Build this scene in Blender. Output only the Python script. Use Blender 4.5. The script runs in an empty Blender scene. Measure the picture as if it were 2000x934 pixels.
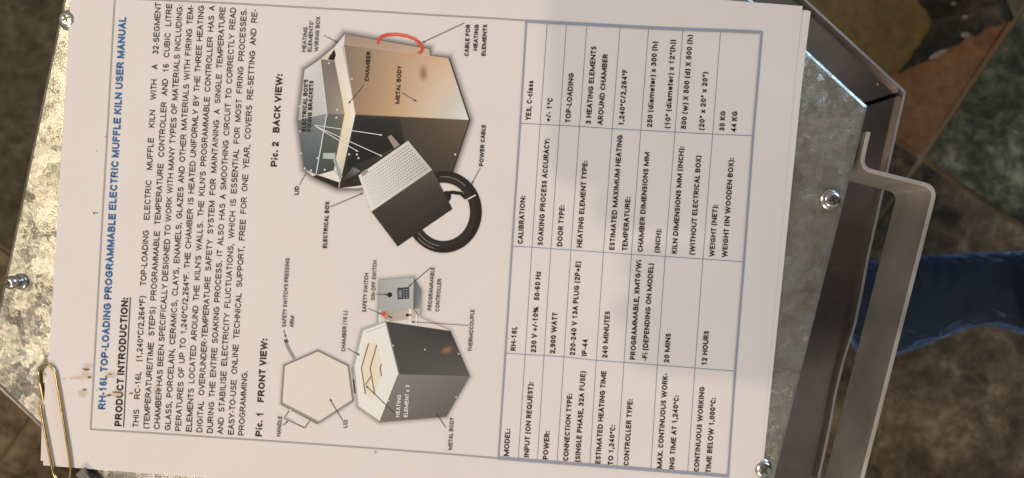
import bpy, bmesh, math, random
from mathutils import Vector, Matrix
random.seed(7)
S = bpy.context.scene
COL = S.collection

# ------------------------------------------------------------------ camera
F = 1444.4            # focal length in photograph pixels (2000 wide)
H = 0.3009            # camera height above the lid's top face
cam = bpy.data.cameras.new('camera'); camo = bpy.data.objects.new('camera', cam); COL.objects.link(camo)
cam.sensor_width = 36; cam.lens = 36 * F / 2000
camo.location = (0, 0, H)
cam.clip_start = 0.01; cam.clip_end = 50
cam.dof.use_dof = True; cam.dof.focus_distance = H; cam.dof.aperture_fstop = 13.0
S.camera = camo
# ------------------------------------------------------------------ light
S.view_settings.view_transform = 'Standard'; S.view_settings.look = 'None'
S.view_settings.exposure = 0.05; S.view_settings.gamma = 1
W = bpy.data.worlds.new('World'); S.world = W; W.use_nodes = True
W.node_tree.nodes['Background'].inputs[0].default_value = (1.0, 0.945, 0.905, 1)
W.node_tree.nodes['Background'].inputs[1].default_value = 0.275

def area(name, loc, target, size, power, color, sizey=None):
    l = bpy.data.lights.new(name, 'AREA'); l.energy = power; l.color = color
    l.shape = 'RECTANGLE' if sizey else 'DISK'; l.size = size
    if sizey: l.size_y = sizey
    o = bpy.data.objects.new(name, l); COL.objects.link(o); o.location = loc
    o.rotation_euler = (Vector(target) - Vector(loc)).to_track_quat('-Z', 'Y').to_euler()
    return o
area('ceiling_spot', (-0.60, -0.20, 2.0), (0, 0, 0), 0.045, 7.6, (1.0, 0.78, 0.62))          # throws the photographer's shadow
area('warm_lamp', (-1.22, 0.44, 1.95), (0, 0, 0), 0.46, 15.0, (1.0, 0.85, 0.58))             # mirrored in the zinc, top left
area('fill_lamp', (-0.55, -1.85, 1.9), (0, 0, 0), 0.5, 24.0, (1.0, 0.83, 0.70))  # added fill light, placed so the visible zinc does not mirror it
area('window_light', (2.15, 1.55, 0.80), (0, 0, -0.1), 1.0, 39.0, (0.42, 0.68, 1.0), 1.2)      # cold daylight on the edges

# ------------------------------------------------------------------ helpers
def P(px, py, z=0.0):
    """point at height z that stands on photograph pixel (px, py)"""
    k = (H - z) / F
    return Vector(((px - 1000) * k, -(py - 467) * k, z))
def lin(c):
    return tuple((v / 255 / 12.92) if v <= 10 else ((v / 255 + 0.055) / 1.055) ** 2.4 for v in c)
def link(name, me, parent=None, mat=None):
    o = bpy.data.objects.new(name, me); COL.objects.link(o)
    if mat is not None:
        for m in (mat if isinstance(mat, (list, tuple)) else [mat]): me.materials.append(m)
    if parent: o.parent = parent
    return o
def mesh(name, v, f, parent=None, mat=None, smooth=False):
    me = bpy.data.meshes.new(name); me.from_pydata([tuple(a) for a in v], [], f); me.update()
    if smooth:
        for p in me.polygons: p.use_smooth = True
    return link(name, me, parent, mat)
def bmobj(name, bm, parent=None, mat=None, smooth=False):
    bmesh.ops.recalc_face_normals(bm, faces=bm.faces)
    me = bpy.data.meshes.new(name); bm.to_mesh(me); bm.free()
    if smooth:
        for p in me.polygons: p.use_smooth = True
    return link(name, me, parent, mat)
def tag(o, label=None, cat=None, kind=None, group=None):
    if label: o['label'] = label
    if cat: o['category'] = cat
    if kind: o['kind'] = kind
    if group: o['group'] = group
    return o
def thing(name, loc, label, cat):
    o = bpy.data.objects.new(name, None); COL.objects.link(o); o.empty_display_size = 0.02
    return tag(o, label, cat)

class NT:
    def __init__(s, name):
        s.m = bpy.data.materials.new(name); s.m.use_nodes = True; s.t = s.m.node_tree
        s.b = s.t.nodes['Principled BSDF']; s.out = s.t.nodes['Material Output']
    def n(s, ty, **kw):
        d = s.t.nodes.new(ty)
        for k, v in kw.items():
            if k[0] == '_': setattr(d, k[1:], v)
            else: d.inputs[k].default_value = v
        return d
    def l(s, a, b): s.t.links.new(a, b)
    def coord(s, scale=(1, 1, 1), rot=0.0):
        tc = s.n('ShaderNodeTexCoord'); mp = s.n('ShaderNodeMapping')
        mp.inputs['Scale'].default_value = scale; mp.inputs['Rotation'].default_value = (0, 0, rot)
        s.l(tc.outputs['Object'], mp.inputs['Vector']); return mp.outputs[0]
    def noise(s, vec, scale, detail=3, rough=0.55, dist=0.0):
        d = s.n('ShaderNodeTexNoise', Scale=scale, Detail=detail, Roughness=rough, Distortion=dist); s.l(vec, d.inputs['Vector']); return d
    def ramp(s, fac, stops, interp='LINEAR'):
        d = s.n('ShaderNodeValToRGB'); cr = d.color_ramp; cr.interpolation = interp
        while len(cr.elements) < len(stops): cr.elements.new(0.5)
        for e, (p, c) in zip(cr.elements, stops): e.position = p; e.color = (*c, 1) if len(c) == 3 else c
        s.l(fac, d.inputs[0]); return d.outputs[0]
    def mix(s, a, b, fac, mode='MIX'):
        d = s.n('ShaderNodeMix', _data_type='RGBA', _blend_type=mode)
        for k, v in ((6, a), (7, b), (0, fac)):
            if isinstance(v, (int, float)): d.inputs[k].default_value = v
            elif isinstance(v, tuple): d.inputs[k].default_value = (*v, 1)
            else: s.l(v, d.inputs[k])
        return d.outputs[2]
    def math(s, op, a, b=0.0):
        d = s.n('ShaderNodeMath', _operation=op)
        for k, v in ((0, a), (1, b)):
            if isinstance(v, (int, float)): d.inputs[k].default_value = v
            else: s.l(v, d.inputs[k])
        return d.outputs[0]
    def bump(s, h, strength, dist):
        d = s.n('ShaderNodeBump', Strength=strength, Distance=dist); s.l(h, d.inputs['Height'])
        s.l(d.outputs[0], s.b.inputs['Normal']); return d
    def base(s, c):
        if isinstance(c, tuple): s.b.inputs['Base Color'].default_value = (*c, 1)
        else: s.l(c, s.b.inputs['Base Color'])
    def set(s, **kw):
        for k, v in kw.items():
            i = s.b.inputs[k.replace('_', ' ')]
            if isinstance(v, (int, float)): i.default_value = v
            else: s.l(v, i)
        return s

# ------------------------------------------------------------------ materials
def galvanised():
    t = NT('galvanised_zinc'); v = t.coord()
    w = t.noise(v, 95, 4, 0.65)
    wv = t.n('ShaderNodeVectorMath', _operation='MULTIPLY_ADD'); t.l(w.outputs['Color'], wv.inputs[0]); wv.inputs[1].default_value = (.008, .008, .008); t.l(v, wv.inputs[2])
    vo = t.n('ShaderNodeTexVoronoi', Scale=170.0); t.l(wv.outputs[0], vo.inputs['Vector'])
    w2 = t.noise(v, 700, 3, 0.7)
    wv2 = t.n('ShaderNodeVectorMath', _operation='MULTIPLY_ADD'); t.l(w2.outputs['Color'], wv2.inputs[0]); wv2.inputs[1].default_value = (.003, .003, .003); t.l(v, wv2.inputs[2])
    vo2 = t.n('ShaderNodeTexVoronoi', Scale=480.0); t.l(wv2.outputs[0], vo2.inputs['Vector'])
    sx = t.n('ShaderNodeSeparateColor'); t.l(vo.outputs['Color'], sx.inputs[0])
    sp = t.ramp(sx.outputs[0], [(0.0, (.425, .415, .365)), (0.34, (.445, .435, .385)), (0.65, (.465, .455, .405)), (1, (.49, .48, .43))])
    mott = t.ramp(t.noise(v, 60, 8, 0.72, 0.6).outputs[0], [(0.33, (.50, .46, .40)), (0.5, (.84, .82, .78)), (0.66, (1.0, 1.0, 1.0))])
    c = t.mix(sp, mott, 0.75, 'MULTIPLY')
    t.base(c); t.set(Metallic=0.70)
    t.set(Roughness=t.math('ADD', t.math('MULTIPLY', sx.outputs[1], 0.16), 0.17))
    # every crystal tilts its own way
    sub = t.n('ShaderNodeVectorMath', _operation='SUBTRACT'); t.l(vo.outputs['Color'], sub.inputs[0]); sub.inputs[1].default_value = (.5, .5, .5)
    sc = t.n('ShaderNodeVectorMath', _operation='MULTIPLY'); t.l(sub.outputs[0], sc.inputs[0]); sc.inputs[1].default_value = (.15, .15, 0)
    sub2 = t.n('ShaderNodeVectorMath', _operation='SUBTRACT'); t.l(vo2.outputs['Color'], sub2.inputs[0]); sub2.inputs[1].default_value = (.5, .5, .5)
    sc2 = t.n('ShaderNodeVectorMath', _operation='MULTIPLY'); t.l(sub2.outputs[0], sc2.inputs[0]); sc2.inputs[1].default_value = (.20, .20, 0)
    g = t.n('ShaderNodeBump', Strength=0.35, Distance=0.0006); t.l(t.noise(v, 900, 4, .7).outputs[0], g.inputs['Height'])
    a = t.n('ShaderNodeVectorMath', _operation='ADD'); t.l(sc.outputs[0], a.inputs[0]); t.l(g.outputs[0], a.inputs[1])
    a2 = t.n('ShaderNodeVectorMath', _operation='ADD'); t.l(a.outputs[0], a2.inputs[0]); t.l(sc2.outputs[0], a2.inputs[1])
    nn = t.n('ShaderNodeVectorMath', _operation='NORMALIZE'); t.l(a2.outputs[0], nn.inputs[0]); t.l(nn.outputs[0], t.b.inputs['Normal'])
    return t.m
def steel(name, c, rough, metal=0.9, dust=0.0, mott=0.35):
    t = NT(name); v = t.coord()
    n = t.noise(v, 38, 6, 0.62)
    col = t.ramp(n.outputs[0], [(0.3, tuple(x * (1 - mott) for x in c)), (0.7, c)])
    if dust:
        vo = t.n('ShaderNodeTexVoronoi', Scale=210.0); t.l(v, vo.inputs['Vector'])
        s = t.n('ShaderNodeSeparateColor'); t.l(vo.outputs['Color'], s.inputs[0])
        near = t.math('LESS_THAN', vo.outputs['Distance'], t.math('MULTIPLY', s.outputs[1], 0.13))
        some = t.math('LESS_THAN', s.outputs[0], dust)
        f = t.math('MULTIPLY', near, some)
        col = t.mix(col, (.62, .58, .52), f)
        t.set(Metallic=t.math('MULTIPLY', t.math('SUBTRACT', 1.0, f), metal))
    else: t.set(Metallic=metal)
    t.base(col)
    t.set(Roughness=t.math('ADD', t.math('MULTIPLY', t.noise(v, 14, 5).outputs[0], 0.14), rough - 0.07))
    t.bump(t.noise(v, 500, 3).outputs[0], 0.03, 0.001)
    return t.m
def paper_mat():
    t = NT('printer_paper'); v = t.coord()
    c = t.ramp(t.noise(v, 22, 4, .6).outputs[0], [(.3, (.748, .706, .700)), (.7, (.776, .736, .728))])
    fib = t.ramp(t.noise(v, 1500, 3, .6).outputs[0], [(.3, (.965, .962, .958)), (.7, (1.0, 1.0, 1.0))])
    t.base(t.mix(c, fib, 1.0, 'MULTIPLY')); t.set(Roughness=0.7); t.b.inputs['Specular IOR Level'].default_value = 0.2
    h = t.math('ADD', t.math('MULTIPLY', t.noise(v, 2200, 2).outputs[0], 0.05), t.noise(v, 17, 3, .45).outputs[0])
    t.bump(h, 0.55, 0.0018)
    return t.m
PAPER_ALB = (.756, .730, .714); PAPER_SEEN = lin((221, 205, 195))
def printed(c):
    return tuple(min(0.9, max(.004, x / p * a)) for x, p, a in zip(lin(c), PAPER_SEEN, PAPER_ALB))
def ink(name, c):
    t = NT(name); v = t.coord()
    col = t.mix(printed(c), PAPER_ALB, t.math('MULTIPLY', t.ramp(t.noise(v, 2600, 2).outputs[0], [(.45, (0, 0, 0)), (.8, (1, 1, 1))]), 0.07))
    t.base(col); t.set(Roughness=0.6); t.b.inputs['Specular IOR Level'].default_value = 0.25
    return t.m
def picture_mat():
    t = NT('picture_print'); v = t.coord()
    a = t.n('ShaderNodeAttribute', _attribute_name='Col')
    g = t.ramp(t.noise(v, 3200, 2, .6).outputs[0], [(.3, (.86, .86, .86)), (.7, (1.12, 1.12, 1.12))])
    t.base(t.mix(a.outputs['Color'], g, 0.8, 'MULTIPLY')); t.set(Roughness=0.6)
    t.l(a.outputs['Alpha'], t.b.inputs['Alpha']); t.b.inputs['Specular IOR Level'].default_value = 0.2
    return t.m
def slate(name, stops, seed, scale=5.0):
    t = NT(name); tc = t.n('ShaderNodeTexCoord'); mp = t.n('ShaderNodeMapping'); mp.inputs['Location'].default_value = (seed, seed * 1.7, 0)
    t.l(tc.outputs['Object'], mp.inputs['Vector']); v = mp.outputs[0]
    n1 = t.noise(v, scale, 5, 0.6, 0.7); n2 = t.noise(v, scale * 5, 7, 0.72, 0.5); n3 = t.noise(v, 70, 5, .7)
    f = t.math('ADD', t.math('MULTIPLY', n1.outputs[0], 0.52), t.math('MULTIPLY', n2.outputs[0], 0.48))
    c = t.ramp(f, stops)
    sp = t.ramp(n3.outputs[0], [(.35, (.55, .55, .55)), (.65, (1.25, 1.25, 1.25))])
    vm = t.n('ShaderNodeMapping'); vm.inputs['Rotation'].default_value = (0, 0, math.radians(-52)); vm.inputs['Scale'].default_value = (7, 17, 1); t.l(v, vm.inputs['Vector'])
    vein = t.ramp(t.noise(vm.outputs[0], 1.0, 6, .7, 1.4).outputs[0], [(.52, (0, 0, 0)), (.66, (1, 1, 1))])
    c = t.mix(c, stops[-1][1], t.math('MULTIPLY', vein, 0.3))
    t.base(t.mix(c, sp, 0.55, 'MULTIPLY')); t.set(Roughness=0.7); t.b.inputs['Specular IOR Level'].default_value = 0.12
    t.bump(t.math('ADD', n2.outputs[0], n3.outputs[0]), 0.6, 0.006)
    return t.m
def cloth(name, c, c2, scale=900):
    t = NT(name); v = t.coord()
    n = t.noise(v, 18, 4, .6); w = t.noise(v, scale, 2)
    t.base(t.mix(t.ramp(n.outputs[0], [(.3, c), (.7, c2)]), t.ramp(w.outputs[0], [(.3, (.6, .6, .6)), (.7, (1.2, 1.2, 1.2))]), 0.6, 'MULTIPLY'))
    t.set(Roughness=0.9); t.b.inputs['Sheen Weight'].default_value = 1.0 if 'denim' in name else 0.05; t.b.inputs['Sheen Tint'].default_value = (.22, .45, 1, 1); t.b.inputs['Sheen Roughness'].default_value = 0.35
    t.bump(t.noise(v, 34, 3, .5, 1.2).outputs[0], 0.7, 0.016); return t.m
def plain(name, c, rough=.5, metal=0.0, nscale=60):
    t = NT(name); v = t.coord()
    t.base(t.ramp(t.noise(v, nscale, 4).outputs[0], [(.3, tuple(x * .85 for x in c)), (.7, tuple(min(1, x * 1.08) for x in c))])); t.set(Roughness=rough, Metallic=metal)
    return t.m

M_zinc = galvanised()
M_rim = steel('dark_rim_steel', (.285, .250, .230), 0.19, 0.85, dust=0.13)
M_edge = steel('bare_sheet_edge', (.62, .57, .53), 0.38, 0.8)
M_body = steel('body_sheet_steel', (.42, .40, .38), 0.32, 0.9)
M_handle = steel('handle_strip_steel', (.66, .60, .525), 0.40, 0.48, mott=.42)
M_screw = steel('zinc_plated_screw', (.62, .62, .58), 0.24, 1.0, mott=.1)
M_recess = plain('screw_recess', (.10, .09, .06), .4, .6)
M_brass = steel('brassy_wire', (.66, .50, .22), 0.22, 1.0, mott=.15)
M_paper = paper_mat()
M_pic = picture_mat()
INK_black = ink('black_ink', (32, 27, 28)); INK_blue = ink('blue_ink', (42, 94, 140))
INK_grey = ink('grey_ink', (158, 146, 140)); INK_rule = ink('blue_rule_ink', (104, 124, 148)); INK_band = ink('steel_blue_border_ink', (142, 142, 152))
INK_label = ink('callout_ink', (66, 58, 56)); INK_white = ink('white_callout_ink', (226, 216, 208))

# ------------------------------------------------------------------ the setting: slate floor
ZF = -0.70
kf = (H - ZF) / F
def floor():
    mats = [plain('grout', (.17, .12, .066), .9, nscale=25),
            slate('rust_slate', [(.30, (.012, .012, .010)), (.38, (.050, .037, .014)), (.50, (.085, .062, .022)), (.60, (.125, .078, .028)), (.72, (.105, .080, .036))], 3.1, 3.4),
            slate('green_slate', [(.40, (.015, .016, .009)), (.48, (.045, .045, .024)), (.54, (.095, .090, .053)), (.63, (.26, .24, .15))], 9.3, 9.0),
            slate('brown_slate', [(.39, (.024, .018, .011)), (.46, (.066, .047, .027)), (.53, (.115, .082, .046)), (.62, (.27, .195, .12))], 5.7, 5.5),
            slate('grey_slate', [(.32, (.034, .027, .016)), (.47, (.068, .054, .032)), (.58, (.10, .080, .049)), (.72, (.24, .19, .12))], 13.7, 7.0),
            slate('black_slate', [(.36, (.008, .008, .006)), (.50, (.017, .016, .011)), (.64, (.085, .068, .042))], 1.7, 7.0),
            slate('orange_slate', [(.30, (.075, .034, .013)), (.5, (.15, .070, .028)), (.68, (.175, .10, .045))], 21.0, 6.0), plain('chipped_slate', (.15, .125, .095), .8)]
    bm = bmesh.new()
    def quad(pts, z, mi):
        f = bm.faces.new([bm.verts.new((p[0], p[1], z)) for p in pts]); f.material_index = mi
    quad([(-9, -9), (9, -9), (9, 9), (-9, 9)], ZF - .004, 0)
    a = math.radians(55.8); e1 = Vector((math.cos(a), math.sin(a))); e2 = Vector((math.sin(a), -math.cos(a)))
    T = 0.40; g = 0.0034
    c0 = P(1800, 310, ZF).xy
    rnd = random.Random(4)
    fixed = {(0, -1): 1, (0, 0): 2, (-1, 0): 3, (-1, -1): 3, (-2, -1): 3, (0, -2): 3, (1, -1): 5, (-1, -2): 3, (-2, -2): 4, (-1, -3): 4, (-2, -3): 4, (-3, -2): 3, (-3, -3): 3, (0, -3): 4, (-1, -4): 3, (0, -4): 4}
    for i in range(-12, 12):
        for j in range(-12, 12):
            o = c0 + e1 * (i * T) + e2 * (j * T)
            mi = fixed.get((i, j)) or rnd.choice([2, 3, 4, 3, 1])
            p = [o + e1 * x + e2 * y for x, y in ((g, g), (T - g, g), (T - g, T - g), (g, T - g))]
            if (i, j) == (0, -1):
                # the rust tile has split in layers: mustard below, black and orange skins above
                def q(x, y): return o + e1 * x + e2 * (T - y)
                def wob(pts, n=5, am=.006):
                    out = []
                    for a_, b_ in zip(pts, pts[1:]):
                        for k in range(n):
                            f = k / n; out.append((a_[0] + (b_[0] - a_[0]) * f + rnd.uniform(-am, am), a_[1] + (b_[1] - a_[1]) * f + rnd.uniform(-am, am)))
                    return out + [pts[-1]]
                edge = wob([(.075, .095), (.09, .076), (.131, .058), (.163, .041), (.197, .022), (.216, .008)], 4, .003)
                left = wob([(.108, .085), (.149, .090), (.178, .118), (.234, .16), (.30, .24), (T - g, .30)], 4, .006)
                quad([q(*k) for k in edge] + [q(.222, g), q(T - g, g)] + [q(*k) for k in left[::-1]], ZF + .001, 5)
                low = wob([(.222, g), (.216, .010), (.197, .024), (.163, .043), (.131, .060), (.09, .080), (.075, .10), (.03, .115), (g, .10)], 4, .003)
                quad([q(g, g)] + [q(*k) for k in low], ZF + .002, 6)
                for x, y, L_, w_ in ((.128, .062, .026, .007), (.170, .046, .010, .009), (.190, .060, .007, .006), (.212, .085, .008, .006), (.196, .083, .006, .005)):
                    quad([q(x + L_ * .5 * math.cos(k) , y - L_ * .25 * math.cos(k) + w_ * .6 * math.sin(k)) for k in (0, .8, 1.6, 2.4, 3.14, 3.9, 4.7, 5.5)], ZF + .003, 7)
                quad([q(.225, g), q(.262, g), q(.245, .035)], ZF + .003, 4)
            quad(p, ZF, mi)
    o = bmobj('floor', bm, None, mats); tag(o, kind='structure')
floor()

# ------------------------------------------------------------------ the kiln
kiln = thing('electric_kiln', (0, 0, 0), 'six-sided galvanised kiln with its lid shut, standing on the slate floor under the manual', 'kiln')
def n_prism(bm, lo, hi, cap_lo=True, cap_hi=True):
    n = len(lo); a = [bm.verts.new(p) for p in lo]; b = [bm.verts.new(p) for p in hi]
    for i in range(n): bm.faces.new((a[i], a[(i + 1) % n], b[(i + 1) % n], b[i]))
    if cap_lo: bm.faces.new(a[::-1])
    if cap_hi: bm.faces.new(b)
LIDPX = [(1699, 206), (1477, 1091), (616, 1359), (-34, 729), (152, -156), (1027, -414)]
ZR = -0.10            # height of the body's rim below the lid's top face
def lid():
    pts = [P(x, y, 0) for x, y in LIDPX]
    c = sum(pts, Vector()) / 6
    bm = bmesh.new()
    def ring(off, z): return [bm.verts.new(((p + (p - c).normalized() * off).xy.to_tuple() + (z,))) for p in pts]
    prof = [(-.0024, 0.0), (-.0010, -.0006), (-.0004, -.0011), (0, -.0020), (0, -.092)]
    rs = [ring(*q) for q in prof]
    bm.faces.new(rs[0])
    for a, b in zip(rs, rs[1:]):
        for i in range(6): bm.faces.new((a[i], a[(i + 1) % 6], b[(i + 1) % 6], b[i]))
    bm.faces.new(rs[-1][::-1])
    o = bmobj('lid', bm, kiln, M_zinc)
    return o
LID = lid()
RIM0 = P(1769, 179, ZR).xy
RC = Vector((-168 / 4800, 10 / 4800))
def rim_hex(scale=1.0, shift=0.0):
    d = (RIM0 - RC); out = []
    for i in range(6):
        a = -i * math.pi / 3
        v = Vector((d.x * math.cos(a) - d.y * math.sin(a), d.x * math.sin(a) + d.y * math.cos(a)))
        out.append(RC + v * scale + v.normalized() * shift)
    return out
def body():
    out = rim_hex(1, 0); inn = rim_hex(.70)
    bo = bmesh.new()
    n_prism(bo, [(p.x, p.y, ZF + .012) for p in rim_hex(.985)], [(p.x, p.y, ZR - .040) for p in rim_hex(.985)])
    b = bmobj('body', bo, kiln, M_body)
    bm = bmesh.new(); n_prism(bm, [(p.x, p.y, ZR - .036) for p in rim_hex(.994)], [(p.x, p.y, ZR - .0142) for p in rim_hex(.994)])
    bmobj('mitre_shade_backing', bm, b, plain('mitre_shade_black', (.006, .006, .006), .9))  # black sheet added under the plates so the open mitres read as shade
    # six mitred rim plates with narrow open mitres
    for i in range(6):
        bm = bmesh.new(); j = (i + 1) % 6
        t = (out[j] - out[i]).normalized() * .0013
        q = [out[i] + t, out[j] - t, inn[j] - t, inn[i] + t]
        n_prism(bm, [(p.x, p.y, ZR - .0136) for p in q], [(p.x, p.y, ZR - .004) for p in q])
        r = bmobj('rim_plate', bm, b, M_rim)
        # turned-up lip, bare at its top edge
        bm = bmesh.new(); seg = 14
        d = (out[j] - out[i]); nrm = Vector((d.y, -d.x)).normalized()
        if nrm.dot(out[i] - RC) < 0: nrm = -nrm
        prev = None
        for k in range(seg + 1):
            s = k / seg; base = out[i] + d * s
            w = 0.0
            if i == 0: w = .0016 * math.exp(-((s - .47) / .05) ** 2) - .0012 * math.exp(-((s - .62) / .07) ** 2)
            p0 = base + nrm * (w + .0002); p1 = base + nrm * (w - .0010)
            cur = [bm.verts.new((p0.x, p0.y, ZR - .016)), bm.verts.new((p0.x, p0.y, ZR)), bm.verts.new((p1.x, p1.y, ZR)), bm.verts.new((p1.x, p1.y, ZR - .016))]
            if prev:
                for m in range(4): bm.faces.new((prev[m], cur[m], cur[(m + 1) % 4], prev[(m + 1) % 4]))
            else: bm.faces.new(cur)
            prev = cur
        bm.faces.new(prev[::-1])
        bmobj('rim_lip', bm, b, M_edge)
    rub = plain('foot_rubber', (.02, .02, .02), .8)
    for p in rim_hex(.80):
        bm = bmesh.new(); r = bmesh.ops.create_cone(bm, cap_ends=True, segments=20, radius1=.02, radius2=.022, depth=.013, matrix=Matrix.Translation((p.x, p.y, ZF + .0065)))
        bmobj('rubber_foot', bm, b, rub)
    return b
BODY = body()

def strip(path, z0, z1, th, name, parent, mat):
    """flat bar on edge following a plan path, with bevelled long edges"""
    bm = bmesh.new(); prev = None; n = len(path); b = th * .14
    for i, p in enumerate(path):
        t = ((path[min(i + 1, n - 1)] - path[max(i - 1, 0)])).normalized(); nn = Vector((-t.y, t.x))
        prof = [(-th / 2, z0 + b), (-th / 2 + b, z0), (th / 2 - b, z0), (th / 2, z0 + b), (th / 2, z1 - b), (th / 2 - b, z1), (-th / 2 + b, z1), (-th / 2, z1 - b)]
        cur = [bm.verts.new((p.x + nn.x * u, p.y + nn.y * u, z)) for u, z in prof]
        if prev:
            for m in range(8): bm.faces.new((prev[m], cur[m], cur[(m + 1) % 8], prev[(m + 1) % 8]))
        else: bm.faces.new(cur)
        prev = cur
    bm.faces.new(prev[::-1])
    return bmobj(name, bm, parent, mat)
def fillet(pts, r, n=7):
    out = [pts[0]]
    for a, b, c in zip(pts, pts[1:], pts[2:]):
        u = (a - b).normalized(); v = (c - b).normalized(); ang = u.angle(v); d = r / math.tan(ang / 2)
        p, q = b + u * d, b + v * d
        for k in range(n + 1):
            s = k / n; out.append(p * (1 - s) ** 2 + b * 2 * s * (1 - s) + q * s * s)
    return out + [pts[-1]]
def handle():
    px = [(1697, 258), (1681, 329), (1829, 366), (1640, 1109), (1494, 1072), (1478, 1143)]
    pts = [P(x, y, -.002).xy for x, y in px]
    path = fillet(pts, .0052)
    # split long straight so the bar can bow slightly
    h = strip(path, -.031, -.002, .0017, 'handle', LID, M_handle)
    # bolt heads that hold its tabs
    for s, e in ((0, 1), (5, 4)):
        p = (pts[s] * .55 + pts[e] * .45); t = (pts[e] - pts[s]).normalized(); nn = Vector((-t.y, t.x))
        if nn.x < 0: nn = -nn
        bm = bmesh.new()
        q = nn.to_3d().to_track_quat('Z', 'Y').to_matrix().to_4x4()
        bmesh.ops.create_cone(bm, cap_ends=True, segments=6, radius1=.0042, radius2=.0042, depth=.003, matrix=Matrix.Translation((p.x + nn.x * .0026, p.y + nn.y * .0026, -.020)) @ q)
        bmobj('bolt_head', bm, h, M_screw)
        bm = bmesh.new()
        bmesh.ops.create_cone(bm, cap_ends=True, segments=16, radius1=.0026, radius2=.0026, depth=.012, matrix=Matrix.Translation((p.x - nn.x * .006, p.y - nn.y * .006, -.020)) @ q)
        bmobj('bolt_shank', bm, h, M_screw)
handle()

def lathe(bm, prof, seg=28, off=(0, 0, 0), tilt=None):
    rings = []
    for r, z in prof:
        ring = []
        for k in range(seg):
            a = 2 * math.pi * k / seg; v = Vector((r * math.cos(a), r * math.sin(a), z))
            if tilt: v = tilt @ v
            ring.append(bm.verts.new(v + Vector(off)))
        rings.append(ring)
    for a, b in zip(rings, rings[1:]):
        for k in range(seg): bm.faces.new((a[k], a[(k + 1) % seg], b[(k + 1) % seg], b[k]))
    bm.faces.new(rings[-1]); bm.faces.new(rings[0][::-1])
def screw(px, py, scale=1.0, h=.0048, rot=0.3, tilt=(0, 0)):
    c = P(px, py, 0)
    T = Matrix.Rotation(tilt[0], 3, 'X') @ Matrix.Rotation(tilt[1], 3, 'Y')
    bm = bmesh.new(); s = scale
    prof = [(.0041 * s, .0001), (.0041 * s, .0007), (.0038 * s, .0010), (.0028 * s, .0011), (.0028 * s, h * .42), (.0034 * s, h * .50), (.00355 * s, h * .62), (.0033 * s, h * .82), (.0027 * s, h * .93), (.0019 * s, h * .99), (.0010 * s, h)]
    lathe(bm, prof, 36, c, T)
    o = bmobj('screw', bm, LID, M_screw, True)
    # pozi-cross recess: a dark four-armed star let into the crown
    bm = bmesh.new(); v = []
    for k in range(16):
        a = rot + k * math.pi / 8
        r = (.00205, .0013, .00068, .0013)[k % 4] * s
        v.append(bm.verts.new(T @ Vector((r * math.cos(a), r * math.sin(a), h + .00006 - (.00010 if k % 4 == 0 else 0))) + c))
    m = bm.verts.new(T @ Vector((0, 0, h - .0008)) + c); m.co.z = max(m.co.z, c.z + h * .6)
    # star sits proud by a hair, its middle dips
    for k in range(16): bm.faces.new((v[k], v[(k + 1) % 16], bm.verts.new(T @ Vector((0, 0, h + .00008)) + c)))
    bmesh.ops.remove_doubles(bm, verts=bm.verts, dist=1e-7)
    bmobj('cross_recess', bm, LID, M_recess)
    return o
screw(1620, 391, 1.0, .0036, 0.3)
screw(41, 550, .80, .0066, 0.5, (0.05, -.14))
screw(137, 41, 1.02, .0030, .45)
screw(1487, 914, 1.0, .0036, .8)
screw(700, 1270, 1.0, .0036, .2); screw(960, -310, 1.0, .0036, .9)
# small bent steel tab on the lid's lower-left edge
bm = bmesh.new()
a = P(151, 926, .004); u = Vector((.70, -.71, 0)); w = Vector((.71, .70, 0))
def bx(bm, o, ex, ey, ez):
    vs = [o + ex * i + ey * j + ez * k for k in (0, 1) for j in (0, 1) for i in (0, 1)]
    b = [bm.verts.new(v) for v in vs]
    for f in ((0, 1, 3, 2), (4, 6, 7, 5), (0, 4, 5, 1), (2, 3, 7, 6), (0, 2, 6, 4), (1, 5, 7, 3)): bm.faces.new([b[i] for i in f])
bx(bm, a, u * .009, w * .0022, Vector((0, 0, .0012)))
bx(bm, a + Vector((0, 0, -.008)) + w * .0023, u * .009, w * .0010, Vector((0, 0, .0092)))
bmobj('catch_tab', bm, LID, steel('tab_steel', (.34, .32, .29), .35))

# ------------------------------------------------------------------ the manual
manual = thing('user_manual', (0, 0, 0), 'printed kiln manual of clipped white sheets lying open at page one on the kiln lid', 'manual')
ZP = 0.0026
def page_z(px, py):
    """the right-hand margin lifts a little"""
    d = max(0.0, px - 1500 + (py - 467) * .06) / 70.0
    c = max(0.0, (px - 1380) - (py - 20) * .9) / 190.0
    return 0.00008 * d * d + 0.0011 * c * c
def sheet(name, outline_l, outline_r, z, parent, nx=34, ny=26, lift=1.0):
    """sheet between a left edge polyline and a right edge polyline (both top to bottom, px)"""
    def at(poly, s):
        n = len(poly) - 1; k = min(int(s * n), n - 1); f = s * n - k
        return (poly[k][0] * (1 - f) + poly[k + 1][0] * f, poly[k][1] * (1 - f) + poly[k + 1][1] * f)
    v = []; fcs = []
    for j in range(ny + 1):
        l = at(outline_l, j / ny); r = at(outline_r, j / ny)
        for i in range(nx + 1):
            s = i / nx
            x = l[0] + (r[0] - l[0]) * s; y = l[1] + (r[1] - l[1]) * s
            v.append(P(x, y, z + page_z(x, y) * lift))
    for j in range(ny):
        for i in range(nx):
            a = j * (nx + 1) + i; fcs.append((a, a + nx + 1, a + nx + 2, a + 1))
    o = mesh(name, v, fcs, parent, M_paper)
    m = o.modifiers.new('thickness', 'SOLIDIFY'); m.thickness = 0.00011; m.offset = -1
    return o
R_top = [(1569, -55), (1567.5, 12), (1554, 140), (1525, 467), (1483, 934), (1477, 1010)]
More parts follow.
